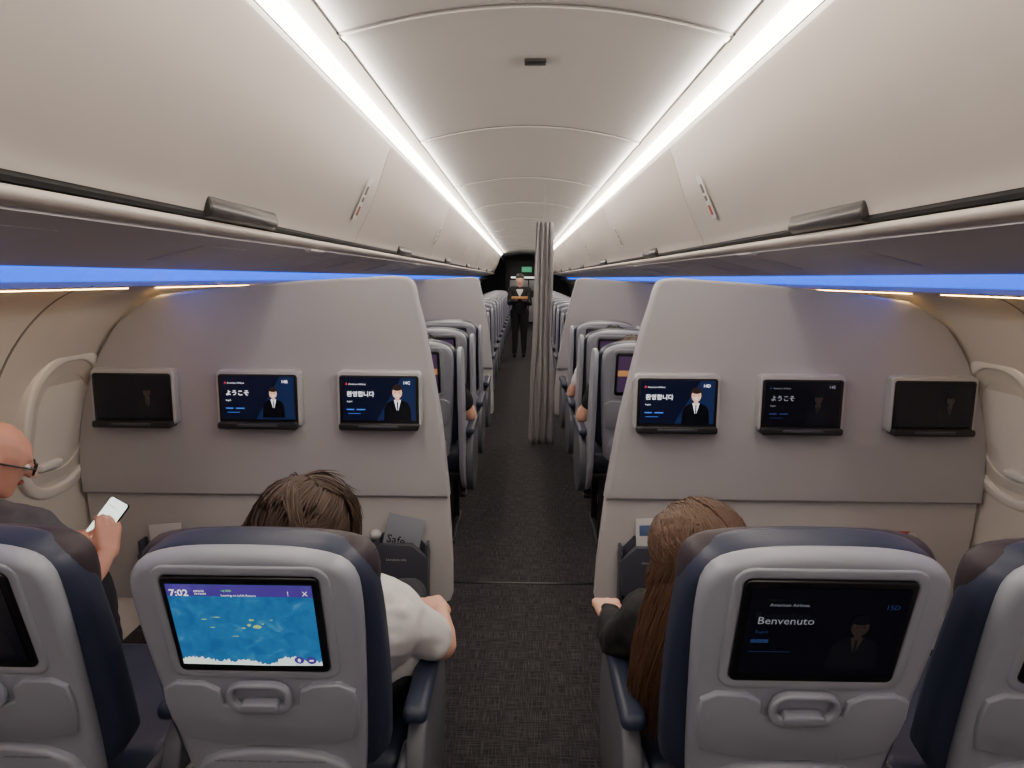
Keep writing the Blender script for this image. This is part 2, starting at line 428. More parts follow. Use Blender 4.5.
def person_pic(cx, cz, h, skin, suit, hair, white, smile=True):
    r = h*.15
    P = [(suit, [(cx-h*.36, cz-h*.5), (cx-h*.34, cz-h*.12), (cx-h*.27, cz+h*.02), (cx-h*.10, cz+h*.1), (cx+h*.10, cz+h*.1), (cx+h*.27, cz+h*.02), (cx+h*.34, cz-h*.12), (cx+h*.36, cz-h*.5)]),
         (white, [(cx-h*.09, cz+h*.1), (cx+h*.09, cz+h*.1), (cx+h*.02, cz-h*.18), (cx-h*.02, cz-h*.18)]),
         (skin, [(cx-h*.055, cz+h*.2), (cx+h*.055, cz+h*.2), (cx+h*.045, cz+h*.06), (cx-h*.045, cz+h*.06)]),
         (suit, [(cx-h*.02, cz+h*.05), (cx+h*.02, cz+h*.05), (cx+h*.014, cz-h*.2), (cx-h*.014, cz-h*.2)]),
         (hair, ell(cx, cz+h*.34, r*1.0, r*1.15)), (skin, ell(cx, cz+h*.29, r*.82, r*1.05)),
         (hair, ell(cx, cz+h*.40, r*.8, r*.42, 12)),
         (hair, ell(cx-r*.35, cz+h*.30, r*.1, r*.08, 8)), (hair, ell(cx+r*.35, cz+h*.30, r*.1, r*.08, 8)),
         (white, [(cx-r*.38, cz+h*.235), (cx+r*.38, cz+h*.235), (cx+r*.2, cz+h*.205), (cx-r*.2, cz+h*.205)])]
    return P
def rect(x0, z0, x1, z1): return [(x0, z0), (x1, z0), (x1, z1), (x0, z1)]
D = find(T, 'display'); ys = -.009; cz = CZ+.004; w = SW; hh = SH
terrain = [(-w, cz-hh)]; 
for i in range(91):
    x = -w+2*w*i/90
    terrain.append((x, cz-hh+.010+.005*math.sin(i*.2)+random.random()*.008-(.007 if 30 < i < 62 else 0)))
terrain.append((w, cz-hh))
isl = []
for (ix, iz, rx, rz) in ((.012,.024,.006,.003), (.022,.008,.009,.006), (-.004,.006,.005,.002), (-.05,.031,.010,.0012), (-.072,.026,.006,.0014), (.05,.026,.004,.001), (.008,.014,.004,.004), (-.06,.008,.007,.001), (-.02,-.012,.009,.001), (.034,.018,.003,.002)):
    isl.append((E_land, [(ix+rx*math.cos(a*.7)*random.uniform(.5,1.1), cz+iz-.01+rz*math.sin(a*.7)*random.uniform(.5,1.1)) for a in range(9)]))
flat('screen_image', [(E_ocean, rect(-w, cz-hh, w, cz+hh)), (E_purple, rect(-w, cz+hh-.026, w, cz+hh)), (E_hist, terrain)]+isl+
     [(E_purple, ell(.090, cz-.078, .009, .009)), (E_purple, ell(.113, cz-.078, .009, .009)),
      (E_txt, ell(.090, cz-.078, .003, .005, 5)), (E_txt, ell(.113, cz-.078, .005, .002, 6))], D, ys)
text('screen_text', '7:02', .020, E_txt, D, (-.122, ys-.007, cz+hh-.020), bold=.0003)
text('screen_text', 'ARRIVE\n10:43AM', .006, E_txt, D, (-.078, ys-.007, cz+hh-.011))
text('screen_text', 'Leaving on LAX-Return', .0065, E_txt, D, (-.03, ys-.007, cz+hh-.020))
text('screen_text', '!      X', .014, E_txt, D, (.088, ys-.007, cz+hh-.017))
text('screen_text', '~6,900', .007, E_green, D, (-.03, ys-.007, cz+hh-.010))
D = find(seats['rd'], 'display')
flat('screen_image', [(E_bg2, rect(-w, cz-hh, w, cz+hh))]+person_pic(.06, cz-.02, .12, E_skind, E_suitd, E_suitd, E_skind)+[(E_blud, rect(-.12, cz-.02, -.09, cz-.012)), (E_blud, rect(-.12, cz-.04, -.05, cz-.039))], D, ys)
text('screen_text', 'Benvenuto', .022, E_txtd, D, (-.116, ys-.006, cz+.024))
text('screen_text', 'American Airlines', .009, E_txtd, D, (-.100, ys-.006, cz+.062))
text('screen_text', '15D', .014, E_blud, D, (.09, ys-.006, cz+.058))
text('screen_text', 'English', .008, E_blud, D, (-.116, ys-.006, cz+.004))
for kx in ('lb', 're'):
    D = find(seats[kx], 'display')
    flat('screen_image', [(E_bg2, rect(-w, cz-hh, w, cz+hh))]+person_pic(.07, cz-.02, .12, E_skind, E_suitd, E_suitd, E_skind), D, ys)

# ------------------------------------------------------------ partitions
IN = [(.21,.315), (.42,.315), (.70,.33), (1.02,.362), (1.25,.40), (1.42,.43), (1.55,.465), (1.59,.50), (1.603,.56)]
def interp(tab, z):
    for i in range(len(tab)-1):
        if tab[i][0] <= z <= tab[i+1][0]:
            f = (z-tab[i][0])/(tab[i+1][0]-tab[i][0]); return tab[i][1]*(1-f)+tab[i+1][1]*f
    return tab[0][1] if z < tab[0][0] else tab[-1][1]
wt = sorted([(z, x-.012) for x, z in WPs])
def outer(z): return interp(wt, z)
def make_partition(s, yb):
    e = empty('cabin_partition')
    dx = (lambda z: -.03+.065*(z-.21)/1.39) if s == 1 else (lambda z: 0)
    up = [(interp(IN, z)+dx(z), z) for z in [.69+.06*i for i in range(14)] if z < 1.5]
    up += [(x+dx(z), z) for x, z in chaikin([(interp(IN,1.5),1.5), (.465,1.575), (.49,1.602), (.56,1.605)], 2, closed=False)]
    up += [(.9,1.585), (1.3,1.548), (1.5,1.52), (1.56,1.49)]
    up += [(outer(z), z) for z in [1.42, 1.36, 1.3, 1.2, 1.1, 1.0, .9, .8, .69]]
    lowp = [(.36+dx(.2),.21), (.33+dx(.2),.22)]+[(interp(IN, z)+.004+dx(z), z) for z in (.25, .4, .55, .70)]+[(outer(z)-.004, z) for z in (.70, .55, .4, .25)]+[(outer(.21)-.05, .21)]
    prism('upper_panel', [(s*x, z) for x, z in up], yb-.055, yb+.03, M_bulk, e, bev=.014, seg=4)
    prism('lower_panel', [(s*x, z) for x, z in lowp], yb-.03, yb+.025, M_bulk2, e, bev=.01)
    for x in (.5, 1.1, 1.65):
        rbox('support_foot', (.05, .05, .22), (s*x, yb, .11), .008, M_darkmetal, e)
    return e
for s in (-1, 1):
    p = make_partition(s, 2.78); meta(p, 'large light grey curved cabin partition with three displays', 'partition', group='cabin partitions')
    p = make_partition(s, 6.9); meta(p, 'distant light grey cabin partition beyond the curtain', 'partition', group='cabin partitions')
# ------------------------------------------------------------ wall monitors
def make_monitor():
    e = empty('seat_display')
    prism('housing', rrect(0, .0, .34, .23, .022), 0, .05, M_silver, e, bev=.006)
    prism('display', rrect(0, -.004, .318, .204, .012), -.004, .01, M_black, e, bev=.002)
    prism('bottom_ledge', rrect(0, -.108, .322, .028, .010), -.028, .03, M_ledge, e, bev=.005)
    prism('ledge_slot', rrect(0, -.106, .16, .01, .004), -.031, -.02, M_pocket, e, bev=.002)
    return e
T2 = make_monitor()
spec = [(-1.60, 'off', '14A'), (-1.09, 'yo', '14B'), (-.602, 'kr', '14C'), (.59, 'kr', '14D'), (1.085, 'yod', '14E'), (1.605, 'off', '14F')]
lab = {'off': 'dark wall display in a silver frame', 'yo': 'wall display with japanese welcome text and crew photo',
       'kr': 'lit wall display showing a welcome screen with crew photo', 'yod': 'dimmed wall display with japanese welcome text'}
for i, (x, kind, num) in enumerate(spec):
    o = T2 if i == 0 else copy_thing(T2)
    spec[i] = (x, kind, num, o)
for x, kind, num, o in spec:
    o.location = (x, 2.725-.045, 1.113); meta(o, lab[kind], 'display', group='partition displays')
    d = find(o, 'display'); y = -.0045; W2, H2 = .147, .087
    lit = kind in ('yo', 'kr')
    bg, tx, bl, sk, su, ha = (E_bg, E_txt, E_blu, E_skin, E_suit, E_hair) if lit else (E_bg2, E_txtd, E_blud, E_skind, E_suitd, E_suitd)
    Z = .003
    P = [(bg, rect(-W2, Z-H2, W2, Z+H2))]
    if lit:
        P += [(em('screen_glow', (18,32,66), .8), [(-.01, Z-H2), (W2, Z-H2), (W2, Z+H2), (.09, Z+H2)])]
    P += person_pic(.062 if kind != 'kr' else .074, Z-.018, .125 if kind != 'kr' else .155, sk, su, ha, E_txt if lit else E_skind)
    if kind != 'off':
        P += [(bl, rect(-.13, Z-.045, -.10, Z-.040)), (bl, rect(-.09, Z-.045, -.055, Z-.040)), (bl, rect(-.125, Z-.06, -.075, Z-.058)), (E_redd if lit else E_blud, [(-.134, Z+.058), (-.128, Z+.068), (-.124, Z+.058)])]
    flat('screen_image', P, d, y)
    ty = y-.006
    if kind != 'off':
        text('screen_text', 'American Airlines', .0095, tx, d, (-.12, ty, Z+.058))
        text('screen_text', num, .017, tx, d, (.098, ty, Z+.062), bold=.0003)
        text('screen_text', 'ようこそ' if kind.startswith('yo') else '환영합니다', .024, tx, d, (-.128, ty, Z+.012), bold=.0004)
        text('screen_text', 'English', .008, tx, d, (-.128, ty, Z-.012))

# ------------------------------------------------------------ partition pockets and papers
def make_pocket():
    e = empty('literature_pocket')
    prism('pocket_front', chaikin([(-.125,.0), (-.135,.26), (.135,.26), (.125,.0)], 1), -.075, -.05, M_pocket, e, bev=.006)
    prism('pocket_back', chaikin([(-.125,.0), (-.135,.285), (.135,.285), (.125,.0)], 1), -.008, .0, M_pocket, e, bev=.003)
    for sx in (-1, 1): rbox('pocket_side', (.012, .06, .25), (sx*.125, -.035, .13), .004, M_pocket, e)
    rbox('pocket_bottom', (.24, .06, .012), (0, -.035, .012), .004, M_pocket, e)
    text('pocket_text', 'Literature only', .014, M_paper, e, (0, -.0765, .19), 'CENTER')
    return e
T3 = make_pocket()
for i, x in enumerate((-.545, -1.06, -1.50, .515, 1.06, 1.52)):
    o = T3 if i == 0 else copy_thing(T3)
    o.location = (x, 2.748, .245); meta(o, 'dark grey plastic literature pocket on the partition', 'pocket', group='partition literature pockets')
def card(x, z, w, h, ang, m, label, txt=None, y=2.715, name='brochure'):
    o = rbox(name, (w, .006, h), (0,0,0), .001, m); o.location = (x, y, z); o.rotation_euler = (rad(-4), rad(ang), 0)
    meta(o, label, 'brochure' if name == 'brochure' else name)
    if txt: text('cover_text', txt, w*.32, M_black if m is not M_red else M_paper, o, (-w*.42, -.0042, -h*.0 if m is not M_red else h*.28), bold=.0004)
    return o
c = card(-.53, .49, .155, .25, 12, M_paper2, 'grey safety brochure standing in the pocket', 'Safe\nTrav', y=2.712)
c = card(-.55, .47, .11, .22, 4, M_paper, 'white paper sheet behind the safety brochure', y=2.722)
c = card(.50, .495, .09, .24, -3, M_paper, 'white card with blue printed block', y=2.712)
rbox('blue_block', (.045,.003,.045), (-.008,-.0035,.07), 0, mat('blue_ink',(90,110,150)), c)
c = card(.57, .47, .09, .20, 5, M_paper2, 'grey leaflet tucked beside the white card', y=2.722)
card(1.50, .478, .17, .19, 0, M_red, 'red magazine standing in the pocket', 'WOOD', y=2.714, name='magazine')
card(-1.52, .47, .14, .19, -5, M_paper, 'white leaflet in the pocket near the sidewall', y=2.712)
card(1.08, .48, .15, .2, 3, M_paper, 'white leaflet in the middle pocket', y=2.712)
bm = bmesh.new(); bmesh.ops.create_uvsphere(bm, u_segments=20, v_segments=12, radius=.026)
o = from_bm(bm, 'bottle_cap', M_silver); o.scale = (1,1,.8)
bm = bmesh.new(); bmesh.ops.create_cone(bm, cap_ends=True, segments=20, radius1=.018, radius2=.018, depth=.22)
bo = from_bm(bm, 'bottle_body', M_pocket)
eb = empty('drink_bottle', (-.64, 2.718, .285)); bo.parent = eb; bo.location = (0,0,.13); o.parent = eb; o.location = (0,0,.245)
meta(eb, 'small dark bottle with shiny domed cap', 'bottle')

# ------------------------------------------------------------ front cabin seats
rows = [(3.85, 's'), (4.75, 's'), (5.65, 's')]+[(7.7+i*1.0, 'f') for i in range(12)]
FS = (1.12, 1.12, 1.12)
T4 = copy_thing(T)
d = find(T4, 'display')
for ch in list(d.children):
    if ch.name.startswith('screen_text') or ch.name.startswith('screen_image'): bpy.data.objects.remove(ch)
for ch in T4.children:
    if ch.name.startswith('headrest'): ch.scale = (.9, .8, .98)
wing = chaikin([(.0,.30), (-.10,.70), (-.175,1.05), (-.12,1.10), (.0,1.07), (.07,.85), (.10,.66), (.46,.62), (.52,.52), (.48,.25)], 2)
for sx in (-1, 1):
    wg = prism('side_wing', wing, sx*.238-.012, sx*.238+.012, M_shell, T4, bev=.008, plane='yz')
first = True
for y, kk in rows:
    for s in (-1, 1):
        for x in ((.64, 1.26) if kk == 's' else (.68,)):
            if first: o = T4; first = False
            else: o = copy_thing(T4)
            o.location = (s*x, y, 0); o.scale = FS
            for ch in o.children:
                if ch.get('tag') == 'arm1': ch.scale = (-s, 1, 1)
            meta(o, 'wide grey-shelled premium seat with navy cushions', 'airplane seat', group='premium seats beyond the partition')
            if x < .7 and kk == 's':
                o['lit'] = 1
for o in [o for o in bpy.data.objects if o.get('lit')]:
    flat('screen_image', [(em('screen_dusk', (70,50,80), .5), rect(-w, cz-hh, w, cz+hh)), (em('screen_gold', (180,130,80), .6), rect(-w, cz-.01, w, cz+.02))], find(o, 'display'), ys)
    del o['lit']

# ------------------------------------------------------------ curtain
def curtain(x0, x1, y, z0, z1):
    bm = bmesh.new(); nx, nz = 90, 30; G = []
    for j in range(nz+1):
        v = j/nz; z = z1+(z0-z1)*v; spread = .70+.5*v**.8 - .15*math.exp(-((v-.5)/.15)**2)
        row = []
        for i in range(nx+1):
            u = i/nx
            x = (x0+x1)/2+(u-.5)*(x1-x0)*spread+.006*math.sin(v*9+u*20)
            row.append(bm.verts.new((x, y+.022*math.sin(u*math.pi*2*4+v*1.8)+.008*math.sin(v*10+u*9), z)))
        G.append(row)
    for j in range(nz):
        for i in range(nx): bm.faces.new((G[j][i], G[j][i+1], G[j+1][i+1], G[j+1][i]))
    return from_bm(bm, 'curtain_fabric', M_curt, None, angle=80)
ec = empty('aisle_curtain', (0,0,0)); meta(ec, 'gathered grey fabric curtain hanging beside the aisle', 'curtain')
cf = curtain(.055, .265, 6.4, .015, 2.11); cf.parent = ec
sol = cf.modifiers.new('s', 'SOLIDIFY'); sol.thickness = .003
tube('curtain_hook', [(.16,6.4,2.10), (.16,6.4,ceil_z(.16)+.005)], .002, M_seam, ec, n=8)

# ------------------------------------------------------------ galley
GY = 24.5
eg = empty('galley_unit', (0, GY, 0)); meta(eg, 'dark galley unit with containers and green light', 'galley')
rbox('galley_cabinet', (1.3, .6, 2.2), (0, 0, 1.1), .01, M_galley, eg)
for i in range(3):
    rbox('oven_door', (.3, .02, .35), (-.34+.34*i, -.305, 1.35), .008, M_silver, eg)
    rbox('cart_door', (.3, .02, .85), (-.34+.34*i, -.305, .5), .008, M_silver, eg)
rbox('work_light', (.9, .03, .05), (0, -.31, 1.62), .004, E_galleyw, eg)
rbox('exit_light', (.35, .03, .18), (.1, -.31, 1.9), .004, E_galleyg, eg)

# ------------------------------------------------------------ people
def hull_into(bm, ells, M=None, n=10):
    t = bmesh.new()
    for e in ells:
        c = Vector(e[:3]); r = e[3:] if len(e) == 6 else (e[3],)*3
        for i in range(1, n):
            for j in range(n+2):
                th = math.pi*i/n; ph = 2*math.pi*j/(n+2)
                t.verts.new((c.x+r[0]*math.sin(th)*math.cos(ph), c.y+r[1]*math.sin(th)*math.sin(ph), c.z+r[2]*math.cos(th)))
        t.verts.new((c.x, c.y, c.z+r[2])); t.verts.new((c.x, c.y, c.z-r[2]))
    if M is not None: bmesh.ops.transform(t, matrix=M, verts=t.verts[:])
    res = bmesh.ops.convex_hull(t, input=t.verts[:])
    dead = [g for g in res['geom_interior'] if isinstance(g, bmesh.types.BMVert)]
    if dead: bmesh.ops.delete(t, geom=list(set(dead)), context='VERTS')
    loose = [v for v in t.verts if not v.link_faces]
    if loose: bmesh.ops.delete(t, geom=loose, context='VERTS')
    me = bpy.data.meshes.new('tmp'); t.to_mesh(me); t.free(); bm.from_mesh(me); bpy.data.meshes.remove(me)
def blob(name, prims, m, parent, vox=.006, sm=3, wrinkle=0):
    bm = bmesh.new()
    for ells, M in prims: hull_into(bm, ells, M)
    me = bpy.data.meshes.new(name); bm.to_mesh(me); bm.free()
    o = bpy.data.objects.new(name, me); C.objects.link(o)
    r = o.modifiers.new('r', 'REMESH'); r.mode = 'VOXEL'; r.voxel_size = vox
    s = o.modifiers.new('s', 'SMOOTH'); s.iterations = sm; s.factor = .5
    if wrinkle:
        tx = bpy.data.textures.get('folds') or bpy.data.textures.new('folds', 'MARBLE')
        tx.noise_scale = .09; tx.turbulence = 6
        dm = o.modifiers.new('d', 'DISPLACE'); dm.texture = tx; dm.strength = wrinkle; dm.mid_level = .5
    dg = bpy.context.evaluated_depsgraph_get()
    me2 = bpy.data.meshes.new_from_object(o.evaluated_get(dg)); bpy.data.objects.remove(o)
    me2.polygons.foreach_set('use_smooth', [True]*len(me2.polygons)); me2.materials.clear(); me2.materials.append(m)
    return link(bpy.data.objects.new(name, me2), parent)
def V(*a): return Vector(a)
def hand(wr, d, nrm, thumb, curl=.35):
    d = Vector(d).normalized(); nrm = Vector(nrm); nrm = (nrm-d*nrm.dot(d)).normalized(); t = d.cross(nrm)*thumb
    wr = Vector(wr); P = []
    q = lambda a, b, c: wr+d*a+t*b+nrm*c
    S = lambda v, r: (v.x, v.y, v.z, r)
    P.append(([S(q(0,.016,0),.018), S(q(0,-.014,0),.018), S(q(.08,.032,0),.012), S(q(.082,-.03,0),.012), S(q(.04,.03,.004),.014)], None))
    for b, L, r in ((.032,.072,.0095), (.011,.08,.0098), (-.010,.075,.0092), (-.030,.06,.0082)):
        p = q(.08, b, 0); a = curl*.6
        for k2, f in enumerate((.42, .32, .26)):
            dd = d*math.cos(a)+nrm*math.sin(a); p2 = p+dd*L*f
            P.append(([S(p, r*(1-.08*k2)), S(p2, r*(.93-.08*k2))], None)); p = p2; a += curl
    p = q(.025, .028, .004); p2 = p+(d*.6+t*.75+nrm*.25)*.042; p3 = p2+(d*.85+t*.2+nrm*.45)*.035
    P.append(([S(p,.014), S(p2,.011)], None)); P.append(([S(p2,.011), S(p3,.009)], None))
    return P
def head_prims(hc, R, sc=1.0):
    M = Matrix.Translation(hc) @ R.to_4x4() @ Matrix.Scale(sc, 4)
    return M, [
        ([(0,-.018,.045,.076,.092,.078), (0,.02,.03,.07,.07,.07)], M),
        ([(0,.01,0,.066,.075,.05), (0,.05,-.085,.026,.026,.022), (0,.0,-.055,.055,.055,.03)], M),
        ([(-.03,.078,.03,.012), (.03,.078,.03,.012)], M),
        ([(0,.088,.022,.007), (0,.108,-.018,.011), (-.012,.096,-.022,.008), (.012,.096,-.022,.008)], M),
        ([(-.078,-.008,0,.009,.018,.032), (-.082,-.016,.01,.006,.014,.018)], M),
        ([(.078,-.008,0,.009,.018,.032), (.082,-.016,.01,.006,.014,.018)], M),
        ([(0,-.03,-.06,.05), (0,-.035,-.13,.052)], M)]
def person(name, label, J, skin=M_skin, top=M_tee, trou=M_denim, shoe=M_shoe, sleeve=.55, vox=.006, face=True, legs=True):
    root = empty(name, tuple(J['pel'][:2])+(0,)); base = Vector(root.location)
    J = {k2: (Vector(v)-base if k2 not in ('R', 'hL', 'hR', 'sc') else v) for k2, v in J.items()}
    S = lambda v, r: (v.x, v.y, v.z, r)
    E = lambda v, a, b, c: (v.x, v.y, v.z, a, b, c)
    pel, ch = J['pel'], J['chest']; mid = (pel+ch)/2
    k1 = J.get('sc', 1.0)
    nb_ = (J['shL']+J['shR'])/2+V(0,0,.03)
    def torso(e): return [([E(pel,.155*k1+e,.105+e,.09+e), E(mid,.13*k1+e,.095+e,.08+e)], None), ([E(mid,.13*k1+e,.095+e,.08+e), E(ch,.15*k1+e,.11+e,.11+e)], None),
        ([S(J['shL'],.052+e), S(J['shR'],.052+e), E(ch,.14*k1+e,.105+e,.09+e), E(nb_,.06+e,.055+e,.03+e)], None)]
    def arm(sd, e, f1=1., f2=1.):
        sh, el, wr = J['sh'+sd], J['el'+sd], J['wr'+sd]
        out = [([S(sh,.05+e), S(sh.lerp(el, f1), (.05-.012*f1)+e)], None)]
        if f1 == 1. and f2 > 0: out.append(([S(el,.037+e), S(el.lerp(wr,.35),.037+e)], None)); out.append(([S(el.lerp(wr,.35),.036+e), S(el.lerp(wr,f2),.024+e*.6)], None))
        return out
    def leg(sd, e):
        sg = -1 if sd == 'L' else 1
        hp = pel+V(sg*.09,0,-.01); kn, an = J['kn'+sd], J['an'+sd]
        return [([S(hp,.088+e), S(kn,.056+e)], None), ([S(kn,.055+e), S(kn.lerp(an,.3),.054+e)], None), ([S(kn.lerp(an,.3),.054+e), S(an,.036+e)], None)]
    M, hp = head_prims(J['head'], J['R'])
    neck = [([S(M @ V(0,-.03,-.08),.05), S(nb_,.056)], None)]
    pr = torso(0)+arm('L',0)+arm('R',0)+hp+neck
    for sd, th in (('L', J['hL'][2]), ('R', J['hR'][2])):
        h = J['h'+sd]; pr += hand(J['wr'+sd], h[0], h[1], th, h[3] if len(h) > 3 else .35)
    if legs:
        for sd in 'LR':
            pr += leg(sd, 0); an = J['an'+sd]; pr.append(([S(an+V(0,-.02,-.03),.035), S(an+V(0,.15,-.05),.028)], None))
    blob('body', pr, skin, root, vox, 2)
    blob('shirt', torso(.014)+(arm('L',.016,sleeve,0)+arm('R',.016,sleeve,0) if sleeve < 1 else arm('L',.015)+arm('R',.015)), top, root, max(vox,.007), 3, .012)
    if legs:
        blob('trousers', [([E(pel,.158*k1+.008,.115,.095)], None)]+leg('L',.014)+leg('R',.014), trou, root, max(vox,.008), 3, .008)
        for sd in 'LR':
            an = J['an'+sd]; blob('shoe', [([S(an+V(0,-.035,-.035),.042), S(an+V(0,.06,-.035),.042), S(an+V(0,.16,-.05),.034)], None)], shoe, root, .008, 2)
    if face:
        for sx in (-1, 1):
            for nm, yy, rr, mm in (('eye', .078, .0115, M_eye), ('iris', .0855, .0055, M_iris)):
                bm = bmesh.new(); bmesh.ops.create_uvsphere(bm, u_segments=12, v_segments=8, radius=rr)
                bmesh.ops.transform(bm, matrix=M @ Matrix.Translation((sx*.031, yy, .006)), verts=bm.verts[:])
                from_bm(bm, nm, mm, root)
        blob('lips', [([(-.018,.078,-.05,.006), (0,.084,-.048,.008), (.018,.078,-.05,.006)], M)], M_lip, root, .004, 1)
    meta(root, label, 'person')
    return root, M, base
def Rh(yaw, pitch, roll=0): return Matrix.Rotation(rad(yaw),3,'Z') @ Matrix.Rotation(rad(roll),3,'Y') @ Matrix.Rotation(rad(pitch),3,'X')
def strand_mesh(name, paths, r0, m, parent, sides=4):
    vs = []; fs = []
    for P in paths:
        n = len(P); base = len(vs)
        for i, p in enumerate(P):
            d = (P[min(n-1,i+1)]-P[max(0,i-1)])
            if d.length < 1e-6: d = V(0,0,1)
            d.normalize(); u = d.orthogonal().normalized(); v = d.cross(u)
            r = r0*(1-.85*(i/(n-1))**2)
            for k2 in range(sides):
                a = 2*math.pi*k2/sides; vs.append(p+u*r*math.cos(a)+v*r*math.sin(a))
        for i in range(n-1):
            for k2 in range(sides):
                a = base+i*sides; fs.append((a+k2, a+(k2+1) % sides, a+sides+(k2+1) % sides, a+sides+k2))
    me = bpy.data.meshes.new(name); me.from_pydata([tuple(v) for v in vs], [], fs)
    me.polygons.foreach_set('use_smooth', [True]*len(me.polygons)); me.materials.append(m)
    o = link(bpy.data.objects.new(name, me), parent); o['kind'] = 'stuff'; return o
HCEN = V(0,-.022,.055); HRAD = V(.086,.10,.086)
def short_hair(root, M, m, messy=1.0, n=420, ln=.05, r0=.0028, vol=1.0):
    blob('hair', [([(0,-.026,.062,.082*vol,.092*vol,.078*vol), (0,.012,.075,.074,.07,.062)], M), ([(0,-.05,.02,.078*vol,.068*vol,.075)], M)], m, root, .006, 2)
    P = []
    HR = HRAD*vol
    nt_ = 70; tufts = []
    for i in range(nt_):
        tufts.append((V(random.gauss(0,1),random.gauss(0,1),random.gauss(0,1)).normalized(), V(random.uniform(-1,1),random.uniform(-1,1),random.uniform(-.6,.6)), random.uniform(0,1)))
    for i in range(n):
        ph = random.uniform(0, 2*math.pi); ct = random.uniform(-.45, 1); st = math.sqrt(max(0,1-ct*ct))
        if math.sin(ph)*st > .45 and ct < .55: continue
        nr = V(st*math.cos(ph), st*math.sin(ph), ct)
        tf = max(tufts, key=lambda t: t[0].dot(nr))
        fl = V(nr.x, nr.y, 0); fl = fl.normalized() if fl.length > .01 else V(1,0,0)
        d = fl*ct+V(0,0,-st)+tf[1]*1.1*messy+(tf[0]-nr)*.8
        L2 = ln*random.uniform(.7,1.2)*(.8+.4*tf[2]); Q = []
        u = nr.copy(); lift = .035*tf[2]*messy*random.uniform(.7,1.1)
        for k2 in range(7):
            f = k2/6
            pos = HCEN+V(u.x*HR.x, u.y*HR.y, u.z*HR.z)*(1+.02+.10*messy*math.sin(f*2.4)*(.4+tf[2]*.6)*random.uniform(.85,1))
            pos = pos+u*lift*f*f
            Q.append(M @ pos)
            u = (u+d*(L2/6/.09)).normalized()
            dd = d-u*d.dot(u); d = dd+V(random.uniform(-.06,.06),random.uniform(-.06,.06),-.06)*messy
        P.append(Q)
    strand_mesh('hair_strands', P, r0, m, root)

HB = V(-.520,1.50,.992)
r1, M1, b1 = person('person', 'person with messy brown hair in white t-shirt sitting in aisle seat', dict(
    pel=(-.46,1.66,.61), chest=(-.445,1.57,.75), head=HB, R=Rh(-8,-12),
    shL=(-.62,1.55,.80), shR=(-.345,1.56,.775), elL=(-.72,1.68,.67), elR=(-.228,1.62,.668), wrL=(-.62,1.88,.66), wrR=(-.255,1.81,.66), sc=1.18,
    hL=((.3,1,0),(0,0,-1),-1), hR=((-.6,1,-.05),(0,0,-1),1),
    knL=(-.62,2.08,.56), knR=(-.40,2.08,.56), anL=(-.62,2.15,.10), anR=(-.40,2.15,.10)), top=M_tee, trou=M_denim, sleeve=.72, vox=.006)
short_hair(r1, M1, M_hairbr, 1.5, 4200, .075, .0024, 1.12)
HW = V(.375,1.47,.955)
r2, M2, b2 = person('person', 'person with long brown hair in black top leaning toward the aisle', dict(
    pel=(.48,1.60,.60), chest=(.40,1.52,.745), head=HW, R=Rh(30,-18,-8),
    shL=(.275,1.55,.78), shR=(.54,1.50,.82), elL=(.225,1.66,.665), elR=(.62,1.66,.67), wrL=(.225,1.82,.655), wrR=(.50,1.85,.66),
    hL=((.0,1,-.05),(0,0,-1),-1,.4), hR=((-.4,1,0),(0,0,-1),1),
    knL=(.36,2.02,.56), knR=(.57,2.02,.56), anL=(.36,2.10,.10), anR=(.57,2.10,.10)), top=M_blackc, trou=M_blackc, sleeve=1.0, vox=.006)
def long_hair(root, M, m, n=3800):
    blob('hair', [([(0,-.03,.055,.086,.096,.084), (0,.0,.068,.07,.06,.06)], M), ([(0,-.055,.03,.08,.068,.08), (0,-.06,-.08,.07,.05,.06)], M)], m, root, .006, 2)
    P = []; Mi = M.to_3x3().inverted(); down = Mi @ V(-.20,.03,-1)
    for i in range(n):
        ph = random.uniform(rad(124), rad(416))
        off = random.uniform(.0, .018); Q = []
        side = 1 if math.cos(ph) > 0 else -1
        part = V(.004*side, random.uniform(-.6,.75)*.09, 0)
        start = HCEN+V(part.x, part.y+.02, .086*math.sqrt(max(.05, 1-(part.y/.1)**2))*.985)
        end = HCEN+V(math.cos(ph)*.10, math.sin(ph)*.11, -.015)*(1+off*5)
        a = start-HCEN; b2_ = end-HCEN
        for k2 in range(9):
            f = k2/8
            v = a.lerp(b2_, f)
            rn = math.sqrt((v.x/.086)**2+(v.y/.1)**2+(v.z/.086)**2)
            Q.append(HCEN+v*((1.0+(.12+off*5)*min(1,f*3))/max(rn,.05)))
        p = Q[-1].copy(); L2 = random.uniform(.20,.44); wv = random.uniform(0,6.28); cx = V(.0,-.03,0)
        for k2 in range(9):
            f = k2/8; p = p+down*(L2/9)
            lateral = (cx-V(p.x,p.y,0))*.022
            Q.append(p+V(.011*math.sin(wv*.4+f*7),.011*math.cos(wv*.4+f*6),0)); p = p+V(lateral.x, lateral.y, 0)
        P.append([M @ q for q in Q])
    strand_mesh('hair_strands', P, .0024, m, root)
long_hair(r2, M2, M_hairlong)
HM = V(-1.645,2.0,1.03)
